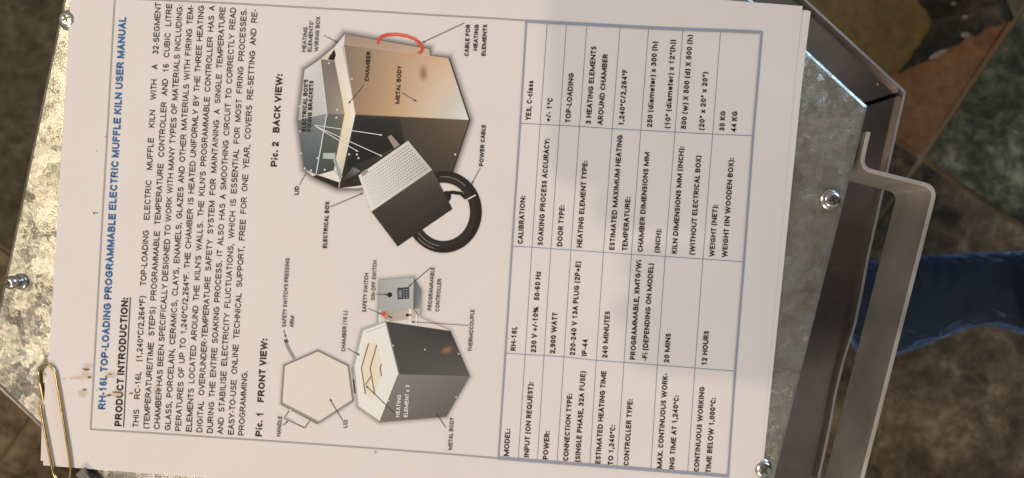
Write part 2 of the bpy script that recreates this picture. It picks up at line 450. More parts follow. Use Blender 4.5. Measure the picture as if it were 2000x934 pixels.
def even(poly, n):
    L = [0]
    for a, b in zip(poly, poly[1:]): L.append(L[-1] + math.dist(a, b))
    out = []
    for k in range(n + 1):
        d = L[-1] * k / n; i = 0
        while i < len(L) - 2 and L[i + 1] < d: i += 1
        f = (d - L[i]) / (L[i + 1] - L[i])
        out.append((poly[i][0] + (poly[i + 1][0] - poly[i][0]) * f, poly[i][1] + (poly[i + 1][1] - poly[i][1]) * f))
    return out
# top sheet: its top edge is the line to (1567,12); bottom edge from (85,909) to (1483,1010)
L_top = even([(142, -96), (137.5, 0), (110, 467), (95, 700), (93, 727), (85, 772), (82.5, 830), (84.5, 909)], 13)
R_top = even([(1567.5, 12), (1554, 140), (1525, 467), (1483, 934), (1476, 1018)], 13)
top_sheet = sheet('top_sheet', L_top, R_top, ZP, manual)
L_u = even([(150, -70), (114, 467), (100, 700), (96, 745), (86, 790), (80, 840), (79.5, 900)], 13)
R_u = even([(1583.5, 22), (1568.5, 140), (1536, 467), (1488, 934), (1480, 1030)], 13)
sheet('under_sheet', L_u, R_u, ZP - .0005, manual, lift=.55)
sheet('under_sheet', even([(151, -72), (116, 467), (98, 730), (90, 800), (86, 897)], 13), even([(1579, 20), (1564, 140), (1533, 467), (1486, 934), (1478, 1020)], 13), ZP - .0011, manual, lift=.3)
sheet('under_sheet', even([(153, -74), (118, 467), (101, 730), (94, 800), (88, 895)], 13), even([(1580, 24), (1566, 140), (1534, 467), (1487, 934), (1479, 1022)], 13), ZP - .0017, manual, lift=.12)
sheet('under_sheet', even([(153, -74), (118, 467), (101, 730), (94, 800), (87, 898)], 13), even([(1581, 26), (1566, 140), (1535, 467), (1487, 934), (1479, 1026)], 13), ZP - .0022, manual, lift=.05)

# ---- lettering: an upright sans drawn with strokes of even width
def arc(cx, cy, rx, ry, a0, a1, n=10):
    return [(cx + rx * math.cos(math.radians(a0 + (a1 - a0) * k / n)), cy + ry * math.sin(math.radians(a0 + (a1 - a0) * k / n))) for k in range(n + 1)]
full = lambda cx, cy, rx, ry, n=20: arc(cx, cy, rx, ry, 0, 360, n)
G = {}   # char: (advance per cap height, strokes in a unit box)
def g(ch, adv, *st, adv2=None): G[ch] = (adv, adv2 or adv, st)
g('A', .93, [(-.04, 0), (.5, 1), (1.04, 0)], [(.2, .34), (.8, .34)], adv2=.90)
g('B', .93, [(0, 0), (0, 1), (.55, 1)] + arc(.58, .77, .34, .23, 90, -90, 7) + [(0, .54)], [(0, .54), (.6, .54)] + arc(.62, .27, .38, .27, 90, -90, 7) + [(0, 0)], adv2=.85)
g('C', 1.0, arc(.54, .5, .54, .5, 42, 318, 18), adv2=.83)
g('D', 1.0, [(0, 0), (0, 1), (.42, 1)] + arc(.45, .5, .55, .5, 90, -90, 12) + [(0, 0)], adv2=.95)
g('E', .93, [(1, 1), (0, 1), (0, 0), (1, 0)], [(0, .53), (.92, .53)], adv2=.76)
g('F', .85, [(1, 1), (0, 1), (0, 0)], [(0, .52), (.86, .52)], adv2=.71)
g('G', 1.08, arc(.5, .5, .5, .5, 48, 322, 18) + [(.96, .2), (.96, .48), (.56, .48)], adv2=.98)
g('H', 1.0, [(0, 0), (0, 1)], [(1, 0), (1, 1)], [(0, .53), (1, .53)], adv2=.96)
g('I', .39, [(.5, 0), (.5, 1)])
g('J', .70, [(1, 1), (1, .3)] + arc(.5, .3, .5, .3, 0, -180, 9), adv2=.5)
g('K', .93, [(0, 0), (0, 1)], [(.95, 1), (.02, .36)], [(.36, .6), (1.0, 0)], adv2=.82)
g('L', .78, [(0, 1), (0, 0), (1, 0)], adv2=.65)
g('M', 1.16, [(0, 0), (0, 1)], [(1, 0), (1, 1)], [(.03, .95), (.5, .03), (.97, .95)], adv2=1.3)
g('N', 1.0, [(0, 0), (0, 1)], [(1, 0), (1, 1)], [(.03, .95), (.97, .05)])
g('O', 1.08, full(.5, .5, .5, .5), adv2=1.03)
g('P', .93, [(0, 0), (0, 1), (.55, 1)] + arc(.6, .72, .4, .28, 90, -90, 8) + [(0, .44)], adv2=.80)
g('Q', 1.08, full(.5, .5, .5, .5), [(.62, .24), (.98, -.02)], adv2=1.03)
g('R', 1.0, [(0, 0), (0, 1), (.55, 1)] + arc(.58, .745, .36, .255, 90, -90, 8) + [(0, .49)], [(.52, .47), (.98, 0)], adv2=.84)
g('S', .93, arc(.5, .755, .43, .245, 28, 262, 11) + arc(.5, .265, .5, .265, 82, -152, 11), adv2=.72)
g('T', .85, [(0, 1), (1, 1)], [(.5, 1), (.5, 0)], adv2=.76)
g('U', 1.0, [(0, 1), (0, .36)] + arc(.5, .36, .5, .36, 180, 360, 12) + [(1, 1)])
g('V', .93, [(-.04, 1), (.5, 0), (1.04, 1)], adv2=.88)
g('W', 1.32, [(-.02, 1), (.25, 0), (.5, .95), (.75, 0), (1.02, 1)], adv2=1.38)
g('X', .93, [(0, 0), (1, 1)], [(0, 1), (1, 0)], adv2=.82)
g('Y', .93, [(-.03, 1), (.5, .46), (1.03, 1)], [(.5, .46), (.5, 0)], adv2=.78)
g('Z', .85, [(0, 1), (1, 1), (0, 0), (1, 0)], adv2=.73)
g('0', .777, full(.5, .5, .5, .5)); g('1', .777, [(.18, .74), (.42, .86), (.56, 1), (.56, 0)])
g('2', .777, arc(.48, .72, .46, .28, 165, -38, 10) + [(.06, .06), (.06, 0), (1, 0)])
g('3', .777, arc(.46, .755, .42, .245, 155, -82, 9), arc(.46, .27, .52, .27, 86, -155, 10))
g('4', .777, [(.74, 0), (.74, 1), (0, .3), (1, .3)]); g('5', .777, [(.9, 1), (.2, 1), (.1, .5)] + arc(.46, .33, .52, .33, 128, -150, 11))
g('6', .777, arc(.54, .6, .52, .4, 52, 180, 8) + [(.02, .30)], full(.5, .28, .48, .28, 16)); g('7', .777, [(0, 1), (1, 1), (.36, 0)])
g('8', .777, full(.5, .76, .42, .24, 14), full(.5, .26, .5, .26, 14)); g('9', .777, full(.5, .72, .48, .28, 16), arc(.46, .4, .52, .4, 232, 360, 8) + [(.98, .70)])
g(' ', .39); g('.', .36, [(.5, .03), (.5, .06)]); g(',', .36, [(.55, .06), (.3, -.16)]); g(':', .38, [(.5, .03), (.5, .06)], [(.5, .62), (.5, .65)])
g('-', .46, [(.05, .36), (.95, .36)]); g('/', .46, [(0, -.02), (1, 1.02)], adv2=.6)
g('(', .46, arc(1.1, .42, 1.1, .68, 118, 242, 9)); g(')', .46, arc(-.1, .42, 1.1, .68, 62, -62, 9))
g('°', .52, full(.5, .80, .46, .17, 12)); g("'", .27, [(.5, 1), (.5, .76)]); g('”', .56, [(.25, 1), (.05, .72)], [(.95, 1), (.75, .72)])
g('+', .8, [(0, .4), (1, .4)], [(.5, .1), (.5, .7)]); g('%', 1.2, full(.16, .76, .18, .24, 12), full(.84, .24, .18, .24, 12), [(.22, 0), (.78, 1)])
xh = .72
g('a', .76, [(.08, .6)] + arc(.48, .5, .44, .22, 140, 0, 6) + [(.92, 0)], [(.92, .42), (.5, .4)] + arc(.42, .2, .4, .2, 100, 330, 8))
g('b', .80, [(0, 0), (0, 1.05)], full(.5, .36, .5, .36, 16)); g('d', .80, [(1, 0), (1, 1.05)], full(.5, .36, .5, .36, 16))
g('c', .66, arc(.54, .36, .54, .36, 48, 312, 12)); g('e', .77, [(.04, .38), (.97, .38)] + arc(.5, .36, .5, .36, 4, 318, 14))
g('h', .80, [(0, 0), (0, 1.05)], [(0, .4)] + arc(.5, .42, .5, .30, 180, 0, 9) + [(1, 0)]); g('n', .80, [(0, 0), (0, xh)], [(0, .4)] + arc(.5, .42, .5, .30, 180, 0, 9) + [(1, 0)])
g('i', .36, [(.5, 0), (.5, .50)], [(.5, 1.02), (.5, 1.03)]); g('l', .36, [(.5, 0), (.5, 1.05)])
g('m', 1.22, [(0, 0), (0, xh)], [(0, .45)] + arc(.25, .46, .25, .26, 180, 0, 8) + [(.5, 0)], [(.5, .45)] + arc(.75, .46, .25, .26, 180, 0, 8) + [(1, 0)])
g('r', .53, [(0, 0), (0, xh)], [(0, .36)] + arc(.8, .38, .8, .32, 180, 80, 6)); g('s', .62, arc(.5, .54, .44, .18, 30, 260, 8) + arc(.5, .19, .5, .19, 80, -150, 8))
g('t', .50, [(.42, .95), (.42, .16)] + arc(.75, .16, .33, .16, 180, 285, 5), [(0, .70), (.95, .70)])
g('w', 1.12, [(-.02, xh), (.25, 0), (.5, xh - .04), (.75, 0), (1.02, xh)]); g('x', .70, [(0, 0), (1, xh)], [(0, xh), (1, 0)]); g('z', .63, [(0, xh), (1, xh), (0, 0), (1, 0)])
NARROW = set("I.,:'il")

class Ink:
    """collects flat shapes in photograph pixels on the page and becomes one mesh"""
    def __init__(s, layer=1): s.v = []; s.f = []; s.layer = layer; s.c = []; s.k = 0
    def up(s): s.k += 1
    def z(s, x, y): return ZP + page_z(x, y) + .00008 * s.layer + 1.6e-6 * (s.k % 48)
    def add(s, x, y, c=None):
        s.v.append(P(x, y, s.z(x, y))); s.c.append(c); return len(s.v) - 1
    def stroke(s, pts, hw, closed=False, ext=0.0, c=None):
        s.up(); pts = [Vector(p) for p in pts]
        q = [pts[0]]
        for p in pts[1:]:
            if (p - q[-1]).length > 1e-4: q.append(p)
        if closed and (q[0] - q[-1]).length < 1e-3: q.pop()
        pts = q; n = len(pts)
        if n < 2: return
        if not closed and ext:
            pts[0] = pts[0] + (pts[0] - pts[1]).normalized() * ext; pts[-1] = pts[-1] + (pts[-1] - pts[-2]).normalized() * ext
        L = []; R = []
        for i, p in enumerate(pts):
            a = pts[(i - 1) % n]; b = pts[(i + 1) % n]
            if not closed and i == 0: d0 = d1 = (b - p).normalized()
            elif not closed and i == n - 1: d0 = d1 = (p - a).normalized()
            else: d0 = (p - a).normalized(); d1 = (b - p).normalized()
            t = d0 + d1
            if t.length < 1e-3: t = d1
            t.normalize(); nn = Vector((-t.y, t.x)); k = hw / max(.38, abs(nn.dot(Vector((-d1.y, d1.x)))))
            L.append(s.add(*(p + nn * k), c)); R.append(s.add(*(p - nn * k), c))
        m = n if closed else n - 1
        for i in range(m):
            j = (i + 1) % n; s.f.append((L[i], R[i], R[j], L[j]))
    def poly(s, pts, cols=None):
        s.up()
        idx = [s.add(p[0], p[1], cols[i % len(cols)] if cols else None) for i, p in enumerate(pts)]; s.f.append(tuple(idx))
    def quad(s, p, c, n=5):
        s.up(); ids = []
        for j in range(n + 1):
            for i in range(n + 1):
                u, w = i / n, j / n
                wt = ((1 - u) * (1 - w), u * (1 - w), u * w, (1 - u) * w)
                x = sum(p[k][0] * wt[k] for k in range(4)); y = sum(p[k][1] * wt[k] for k in range(4))
                ids.append(s.add(x, y, tuple(sum(c[k][m] * wt[k] for k in range(4)) for m in range(len(c[0])))))
        for j in range(n):
            for i in range(n):
                a = j * (n + 1) + i; s.f.append((ids[a], ids[a + 1], ids[a + n + 2], ids[a + n + 1]))
    def disc(s, x, y, r, c=None, n=10, ry=None):
        s.poly([(x + r * math.cos(2 * math.pi * k / n), y + (ry or r) * math.sin(2 * math.pi * k / n)) for k in range(n)], [c])
    def line(s, a, b, w, c=None): s.stroke([a, b], w / 2, c=c)
    def arrow(s, a, b, w=1.3, head=5.5, c=None):
        s.line(a, b, w, c); d = (Vector(b) - Vector(a)).normalized(); nn = Vector((-d.y, d.x)); b = Vector(b)
        s.poly([b + d * 1.5, b - d * head + nn * head * .45, b - d * head - nn * head * .45], [c] if c else None)
    def width(s, text, sp, fam):
        return sum(G[ch][fam] if ch != ' ' else sp for ch in text)
    def text(s, text, p0, p1, cap, weight=.13, fam=0, justify=None):
        """p0, p1: both ends of the baseline in px. justify: fixed width factor, blanks take up the slack"""
        p0 = Vector(p0); p1 = Vector(p1); d = p1 - p0; Lp = d.length; ex = d / Lp; up = Vector((ex.y, -ex.x))
        sb = .07
        nat = s.width(text, .36, fam) - 2 * sb + .02
        if justify:
            sx = justify; k = text.count(' ')
            sp = ((Lp / cap) / sx - (s.width(text, 0, fam) - 2 * sb)) / k if k else .36
        else: sx = (Lp / cap) / nat; sp = .36
        x = -sb * sx
        for ch in text:
            if ch == ' ': x += sp * sx; continue
            adv, st = G[ch][fam], G[ch][2]
            hw = weight / 2
            w = adv * sx
            ink_w = max(.0001, w - 2 * sb * sx - 2 * hw)
            for q in st:
                pts = []
                for (gx, gy) in q:
                    X = x + sb * sx + hw + gx * ink_w
                    Y = hw + gy * (1 - 2 * hw) if -.3 < gy < 1.1 else gy
                    pts.append(p0 + (ex * X + up * Y) * cap)
                closed = math.dist(q[0], q[-1]) < 1e-4 and len(q) > 8
                s.stroke(pts, hw * cap * (1.18 if (ch in '.:,' ) else 1), closed, ext=0 if closed else hw * cap * .92)
            x += w
    def build(s, name, parent, mat):
        o = mesh(name, s.v, s.f, parent, mat)
        if s.c and s.c[0] is not None:
            at = o.data.color_attributes.new('Col', 'FLOAT_COLOR', 'POINT')
            for i, c in enumerate(s.c): at.data[i].color = (*printed(c[:3]), c[3] if len(c) > 3 else 1.0)
        return o

# --- border of the page
b = Ink(1)
b.stroke([(177, 838.5), (187.5, 650), (199, 440), (211, 235), (224, -3)], 1.7, ext=1.5)
b.stroke([(224, -3.5), (308, 0), (430, 5.5), (550, 12), (740, 22.5), (855, 30), (970, 36.2), (1028, 40.3)], 1.7)
b.stroke([(177, 838.5), (290, 845.5), (400, 853), (500, 859.5), (630, 868.5), (760, 878), (870, 886.5), (974, 895.3)], 1.7)
b.build('page_border', top_sheet, INK_grey)
# --- headings
t = Ink(2); t.text('1', (191.5, 421), (192.1, 412), 10.4, .12); t.build('page_number', top_sheet, INK_black)
t = Ink(2); t.text('RH-16L TOP-LOADING PROGRAMMABLE ELECTRIC MUFFLE KILN USER MANUAL', (205.5, 800), (246.5, 33.5), 14.2, .22)
tag(t.build('title_text', top_sheet, INK_blue), 'bold blue title line')
t = Ink(2); t.text('PRODUCT INTRODUCTION:', (237, 833), (250.6, 582), 13.8, .225); t.line((241, 835), (254.4, 581), 1.7); t.build('section_heading', top_sheet, INK_black)
t = Ink(2)
para = [('THIS RC-16L (1,240°C/2,264°F) TOP-LOADING ELECTRIC MUFFLE KILN WITH A 32-SEGMENT', (270, 835), (314.3, 5.4)),
 ('(TEMPERATURE/TIME STEPS) PROGRAMMABLE TEMPERATURE CONTROLLER AND 16 CUBIC LITRE', (291, 837.5), (336, 7.6)),
 ('CHAMBER HAS BEEN SPECIFICALLY DESIGNED TO WORK WITH MANY TYPES OF MATERIALS INCLUDING:', (311.5, 839), (356.7, 9.4)),
 ('GLASS, PORCELAIN, CERAMICS, CLAYS, ENAMELS, GLAZES AND OTHER MATERIALS WITH FIRING TEM-', (332.5, 841), (377.6, 10.5)),
 ('PERATURES OF UP TO 1,240°C/2,264°F. THE CHAMBER IS HEATED UNIFORMLY BY THE THREE HEATING', (353, 842.3), (398.6, 11.2)),
 ("ELEMENTS LOCATED AROUND THE KILN'S WALLS. THE KILN'S PROGRAMMABLE CONTROLLER HAS A", (374, 843.7), (419.4, 12)),
 ('DIGITAL OVER/UNDER-TEMPERATURE SAFETY SYSTEM FOR MAINTAINING A SINGLE TEMPERATURE', (394.5, 845), (440.2, 14.4)),
 ('DURING THE ENTIRE SOAKING PROCESS. IT ALSO HAS A SMOOTHING CIRCUIT TO CORRECTLY READ', (415, 846.4), (461, 15.2)),
 ('AND STABILISE ELECTRICITY FLUCTUATIONS, WHICH IS ESSENTIAL FOR MOST FIRING PROCESSES.', (435.3, 848), (482, 17.5)),
 ('EASY-TO-USE ONLINE TECHNICAL SUPPORT, FREE FOR ONE YEAR, COVERS RE-SETTING AND RE-', (456, 849.5), (503, 18.8))]
def fit_width():
    k = Ink(); return (127.0 / 11.3) / (k.width('PROGRAMMING.', 0, 0) - .14)
SX = fit_width()
for s_, a_, b_ in para: t.text(s_, a_, b_, 11.3, .152, 0, SX)
t.text('PROGRAMMING.', (476.2, 851), (483.6, 724.5), 11.3, .152)
t.build('paragraph_text', top_sheet, INK_black)
t = Ink(2); t.text('Pic. 1'.replace('P', 'P'), (511.3, 853), (514, 805), 12.9, .23); t.text('FRONT VIEW:', (515.2, 786), (522.4, 662), 12.9, .23); t.build('picture_caption', top_sheet, INK_black)
t = Ink(2); t.text('Pic. 2', (541.3, 326), (544.2, 277), 12.9, .23); t.text('BACK VIEW:', (545.2, 259.5), (552, 145), 12.9, .23); t.build('picture_caption', top_sheet, INK_black)
# --- the table
rows = [[(973.5, 895), (987, 690), (1000, 481), (1016, 241), (1028, 41)],
 [(1012, 898), (1025.8, 692.5), (1039, 483), (1055, 243), (1069, 43.5)], [(1049.5, 901), (1062.5, 694.5), (1076, 485.7), (1093, 245), (1106.5, 45.5)],
 [(1088, 904), (1101.6, 697), (1115, 488.5), (1132, 247), (1146.5, 47.5)], [(1152, 908.5), (1164.5, 704), (1178.6, 493), (1196, 251.5), (1211.5, 51)],
 [(1205, 913), (1218.8, 708), (1233.3, 497), (1251.6, 254.5), (1267, 54)], [(1271, 918), (1284, 713), (1299.4, 501), (1318.4, 258), (1333.7, 57)],
 [(1343, 924), (1357.5, 719), (1373, 506), (1392, 262), (1407.6, 59.5)], [(1422, 930), (1436, 725), (1453, 511.5), (1471, 265.3), (1488, 63)]]
t = Ink(1)
for r in rows[1:-1]: t.stroke(r, .62)
for c in (1, 2, 3): t.stroke([r[c] for r in rows], .62)
t.build('table_rule', top_sheet, INK_rule)
t = Ink(3)
t.stroke(rows[0], 1.9, ext=2); t.stroke(rows[-1], 2.4, ext=2)
t.stroke([(r[4][0], r[4][1]) for r in rows], 2.9); t.stroke([(r[0][0], r[0][1]) for r in rows], 3.0, ext=1)
t.build('table_border', top_sheet, INK_band)
t = Ink(2)
TAB = [('YES, C-class', (1036.5, 235), (1042, 158)), ('+/- 1°C', (1075, 238.4), (1080, 192)), ('TOP-LOADING', (1114, 240), (1121, 143)),
 ('3 HEATING ELEMENTS', (1154, 242.7), (1165, 91)), ('AROUND CHAMBER', (1177, 244), (1187.5, 106)), ('1,240°C/2,264°F', (1218.3, 245.5), (1226, 136)),
 ('250 (diameter) x 300 (h)', (1273.5, 249), (1284.8, 81.5)), ('(10” (diameter) x 12”(h))', (1308.5, 251), (1320, 78)), ('500 (w) X 500 (d) X 500 (h)', (1340, 252.7), (1353.5, 68.5)),
 ('(20” x 20” x 20”)', (1375, 254.4), (1383, 141)), ('35 KG', (1415, 256), (1417.5, 217)), ('44 KG', (1438, 258), (1440.6, 217.5)),
 ('CALIBRATION:', (1021, 476.6), (1026.5, 382.5)), ('SOAKING PROCESS ACCURACY:', (1060, 479.4), (1074, 271)), ('DOOR TYPE:', (1098, 481.6), (1103, 401)),
 ('HEATING ELEMENT TYPE:', (1136.5, 484), (1148, 314.6)), ('ESTIMATED MAXIMUM HEATING', (1200, 488.6), (1216.3, 264)), ('TEMPERATURE:', (1225, 490), (1231.8, 385)),
 ('CHAMBER DIMENSIONS MM', (1255.4, 492.4), (1269, 297.6)), ('(INCH):', (1288.6, 494), (1291.8, 447)), ('KILN DIMENSIONS MM (INCH):', (1322, 496), (1336.6, 286.5)),
 ('(WITHOUT ELECTRICAL BOX)', (1356.5, 498), (1370, 304.4)), ('WEIGHT (NET):', (1395.3, 501.7), (1402.3, 400)), ('WEIGHT (IN WOODEN BOX):', (1420, 503), (1433.8, 309)),
 ('RH-16L', (1007, 685.5), (1010, 638.5)), ('230 V +/-10%', (1046.6, 689), (1052, 600)), ('50-60 Hz', (1053, 587.4), (1056.6, 530.6)), ('2,900 WATT', (1083.8, 691), (1089, 611)),
 ('220-240 V 13A PLUG (2P+E)', (1122.7, 694.5), (1134.6, 511)), ('IP-44', (1146, 696), (1148.2, 663)), ('240 MINUTES', (1186, 699.7), (1191.7, 608.5)),
 ('PROGRAMMABLE, XMTG/Wi', (1240.5, 703), (1253, 508.5)), ('-Fi (DEPENDING ON MODEL)', (1264, 705), (1277, 515)), ('20 MINS', (1306.6, 709), (1310.7, 652)), ('12 HOURS', (1380, 714), (1385, 647)),
 ('MODEL:', (993.6, 891.5), (997, 838)), ('INPUT (ON REQUEST):', (1033, 894), (1042, 746.7)), ('POWER:', (1070, 897.8), (1073.8, 842.6)), ('CONNECTION TYPE:', (1109.8, 900.6), (1118, 769)),
 ('(SINGLE PHASE, 32A FUSE)', (1133, 902.6), (1144, 725.6)), ('ESTIMATED HEATING TIME', (1172.7, 906), (1184.5, 725)), ('TO 1,240°C:', (1197, 908.6), (1202, 830.4)),
 ('CONTROLLER TYPE:', (1227.8, 910), (1236, 780)), ('MAX. CONTINUOUS WORK-', (1292.8, 915.5), (1304.8, 729.7)), ('ING TIME AT 1,240°C:', (1316.8, 917.4), (1326.3, 773)),
 ('CONTINUOUS WORKING', (1365, 921.7), (1376.5, 756)), ('TIME BELOW 1,000°C:', (1388, 923.9), (1398.6, 777.6))]
for s_, a_, b_ in TAB: t.text(s_, a_, b_, 10.3, .215, 1)
t.build('table_text', top_sheet, INK_black)
# --- rust stains
rr = random.Random(11)
STK = 0
def blot(x, y, rx, ry, c, a, soft=True, n=14):
    global STK; STK += 1; t = Ink(4 + (STK % 2) * .5); t.k = STK % 20
    ctr = t.add(x, y, (*c, a)); ring = []; ring2 = []
    for k in range(n):
        q = 2 * math.pi * k / n; m = .75 + .5 * rr.random()
        ring.append(t.add(x + rx * .55 * m * math.cos(q), y + ry * .55 * m * math.sin(q), (*c, a * .9)))
        ring2.append(t.add(x + rx * m * math.cos(q), y + ry * m * math.sin(q), (*c, 0.0)))
    for k in range(n):
        j = (k + 1) % n; t.f.append((ctr, ring[k], ring[j])); t.f.append((ring[k], ring2[k], ring2[j], ring[j]))
    t.build('rust_stain', top_sheet, M_pic)
RUST = (124, 70, 26); PALE = (212, 172, 132)
for x, y, rx, ry in ((168, 733, 14, 9), (160, 768, 14, 10), (216, 733, 16, 7), (228, 770, 16, 8), (150, 738, 16, 5), (305, 762, 9, 12), (172, 715, 12, 8)): blot(x, y, rx, ry, PALE, .34)
for x, y, rx, ry in ((169, 722, 8.5, 2.6), (174, 737, 4.5, 2.4), (165, 761.5, 5, 2.4), (213, 772.5, 6.5, 2.6), (224, 766, 7, 1.6), (256, 768.7, 5, 1.7), (309.5, 760, 3.2, 3), (215, 731, 6, 1.2), (189, 763, 1.2, 1.2), (125, 740, 1.3, 1.2), (140, 740, 1.3, 1), (163, 720.5, 3, 1.4)): blot(x, y, rx, ry, RUST, .95)
blot(733, 884, 4, 3.5, (190, 170, 135), .7); blot(206, 267, 1.4, 1.3, (90, 75, 65), .9); blot(188, 295, 1.2, 1.2, (110, 95, 85), .8)

# --- printed pictures
def halo(I, pts, w, a=.55, dx=0, dy=0):
    """the soft printed shadow round a cut-out picture"""
    n = len(pts); cx = sum(p[0] for p in pts) / n; cy = sum(p[1] for p in pts) / n
    area2 = sum(pts[i][0] * pts[(i + 1) % n][1] - pts[(i + 1) % n][0] * pts[i][1] for i in range(n)); sg = 1 if area2 > 0 else -1
    inner = []; steps = 4; rings = [[] for _ in range(steps + 1)]
    for i in range(n):
        p = Vector(pts[i]); a0 = Vector(pts[i - 1]); b0 = Vector(pts[(i + 1) % n])
        d0 = (p - a0).normalized(); d1 = (b0 - p).normalized()
        n0 = Vector((d0.y, -d0.x)) * sg; n1 = Vector((d1.y, -d1.x)) * sg; m = (n0 + n1)
        m = m.normalized() / max(.5, m.normalized().dot(n1)) if m.length > .2 else n1
        for k in range(steps + 1):
            f = k / steps; q = p + m * (w * f) + Vector((dx, dy)) * 1
            rings[k].append(I.add(q.x, q.y, (62, 54, 50, a * (1 - f) ** 1.7)))
    for k in range(steps):
        for i in range(n):
            j = (i + 1) % n; I.f.append((rings[k][i], rings[k][j], rings[k + 1][j], rings[k + 1][i]))

# back view
B0 = Ink(1)
halo(B0, [(583, 235), (595, 137), (625, 116), (652, 93), (673.7, 67), (838.5, 96), (840, 110), (877, 114), (917, 235), (883, 338), (700, 368), (660, 368), (611, 345), (595, 330)], 15, .6)
def ring_pts(cx, cy, rx, ry, n=30): return [(cx + rx * math.cos(2 * math.pi * k / n), cy + ry * math.sin(2 * math.pi * k / n)) for k in range(n)]
halo(B0, ring_pts(866, 414, 68, 73), 12, .45)
B0.build('printed_shadow', top_sheet, M_pic)
B = Ink(2)
def q4(I, p, c, n=5): I.quad(p, c, n)
q4(B, [(582.5, 235), (595, 137), (625, 116), (638, 222)], [(178, 170, 162), (216, 204, 196), (206, 195, 187), (196, 187, 180)])
q4(B, [(582.5, 235), (638, 222), (617, 341), (595, 330)], [(112, 110, 108), (136, 138, 138), (66, 72, 74), (84, 88, 90)])
q4(B, [(625, 116), (653, 120), (673, 222), (638, 222)], [(128, 112, 102), (120, 104, 95), (168, 148, 132), (132, 118, 108)])
q4(B, [(638.5, 222.5), (673, 223), (652, 339), (617, 341)], [(92, 94, 88), (120, 112, 100), (62, 66, 60), (70, 76, 72)])
q4(B, [(654, 108), (668, 88), (694.5, 224), (673, 223)], [(226, 206, 196), (222, 200, 188), (240, 226, 212), (232, 204, 164)])
q4(B, [(673, 223), (694.5, 224), (670, 352), (652, 332)], [(234, 204, 160), (240, 228, 214), (190, 176, 160), (226, 208, 182)])
B.poly([(624, 341), (652, 333), (668, 352), (660.6, 357)], [(226, 210, 194)])
B.poly([(611, 345), (618, 341.7), (662, 356), (660.6, 368)], [(38, 30, 28)])
q4(B, [(670, 87.5), (760, 99), (775, 228), (694, 224)], [(132, 112, 98), (178, 142, 114), (198, 156, 118), (158, 124, 98)], 8)
q4(B, [(760, 99), (877, 114), (917, 235), (775, 228)], [(178, 142, 114), (214, 172, 138), (228, 219, 210), (198, 156, 118)], 8)
q4(B, [(848, 178), (890, 150), (917, 235), (838, 231)], [(206, 190, 172, .0), (216, 206, 194, .0), (232, 224, 216, .9), (222, 208, 194, .0)], 8)
B.up(); cc = B.add(827, 143, (146, 100, 70, .62)); rg_ = [B.add(827 + 11 * math.cos(k * .5236), 143 + 20 * math.sin(k * .5236), (176, 132, 98, 0)) for k in range(12)]
for k in range(12): B.f.append((cc, rg_[k], rg_[(k + 1) % 12]))
q4(B, [(694, 224), (917, 235), (883, 338), (662, 368)], [(46, 45, 44), (112, 90, 68), (66, 57, 48), (40, 35, 33)], 8)
q4(B, [(694, 235), (780, 228), (790, 280), (676, 330)], [(44, 44, 44, .9), (62, 62, 60, .3), (36, 34, 34, .6), (34, 32, 32, .9)])
q4(B, [(673.7, 67), (838.5, 96), (838.5, 110.5), (671, 88)], [(156, 132, 114), (196, 162, 132), (202, 168, 138), (168, 140, 120)])
B.poly([(654, 93), (673.7, 67), (672, 88), (656, 106)], [(216, 208, 202)])
B.poly([(640, 116), (652.5, 97), (656, 108), (652, 119)], [(38, 28, 24)])
B.poly([(626, 116), (640, 108), (646, 104), (640, 117)], [(214, 188, 160)])
for xy in ((642, 123.5), (601, 136), (687, 154), (632.5, 195), (658, 214.5), (657, 230), (620, 309), (634, 331.5), (595, 329), (607.5, 333), (682, 301.5), (697, 302), (892, 171), (889, 302), (700, 309), (585, 208), (586, 257), (588, 300)): B.disc(*xy, 2.0, (212, 204, 198), 8)
B.poly([(631, 299), (655, 299), (655, 311), (631, 310)], [(176, 178, 172)]); B.poly([(650, 312), (656, 310), (669, 345), (664, 352)], [(150, 158, 148)])
B.line((638.5, 222), (617, 341), 2.0, (206, 204, 200)); B.line((625.5, 116), (638.5, 222), 1.5, (226, 216, 208)); B.line((671, 88), (694, 224), 1.5, (206, 186, 172))
B.line((694, 224), (917, 235), 1.2, (120, 100, 84)); B.line((917, 235), (883, 338), 1.6, (32, 26, 24)); B.line((877, 114), (917, 235), 1.8, (40, 34, 30))
q4(B, [(663, 357), (690, 326), (704, 334), (692, 344)], [(44, 38, 36), (96, 100, 96), (130, 130, 124), (60, 54, 50)])
tag(B.build('back_view_picture', top_sheet, M_pic), 'printed colour picture of the closed kiln seen from behind')
B2 = Ink(3)
for rad, wd, col in ((64.5, 9.5, (38, 32, 30)), (57, 6, (46, 40, 37)),):
    B2.stroke([(866 + (rad + 1) * math.cos(math.radians(a)), 414 + (rad + 6) * math.sin(math.radians(a))) for a in range(-105, 150, 9)], wd, c=col)
B2.stroke([(868, 378), (884, 376), (900, 378), (911, 388)], 3.4, c=(38, 32, 30)); B2.disc(872, 384, 9, (34, 29, 27), 14, 11)
for rad, a0, a1 in ((63, -95, -45), (61, 98, 150), (68, 105, 140)):
    B2.stroke([(866 + rad * math.cos(math.radians(a)), 414 + (rad + 6) * math.sin(math.radians(a))) for a in range(a0, a1, 8)], .9, c=(120, 110, 104))
B2.line((914, 389), (929, 381), 2.4, (224, 214, 206))
tag(B2.build('printed_power_cable', top_sheet, M_pic)); B2 = Ink(3)
cable = [(738, 86), (740, 78), (746, 71), (758, 67.5), (775, 67), (795, 70), (810, 76), (821, 85), (825.5, 94), (823, 101), (817, 104)]
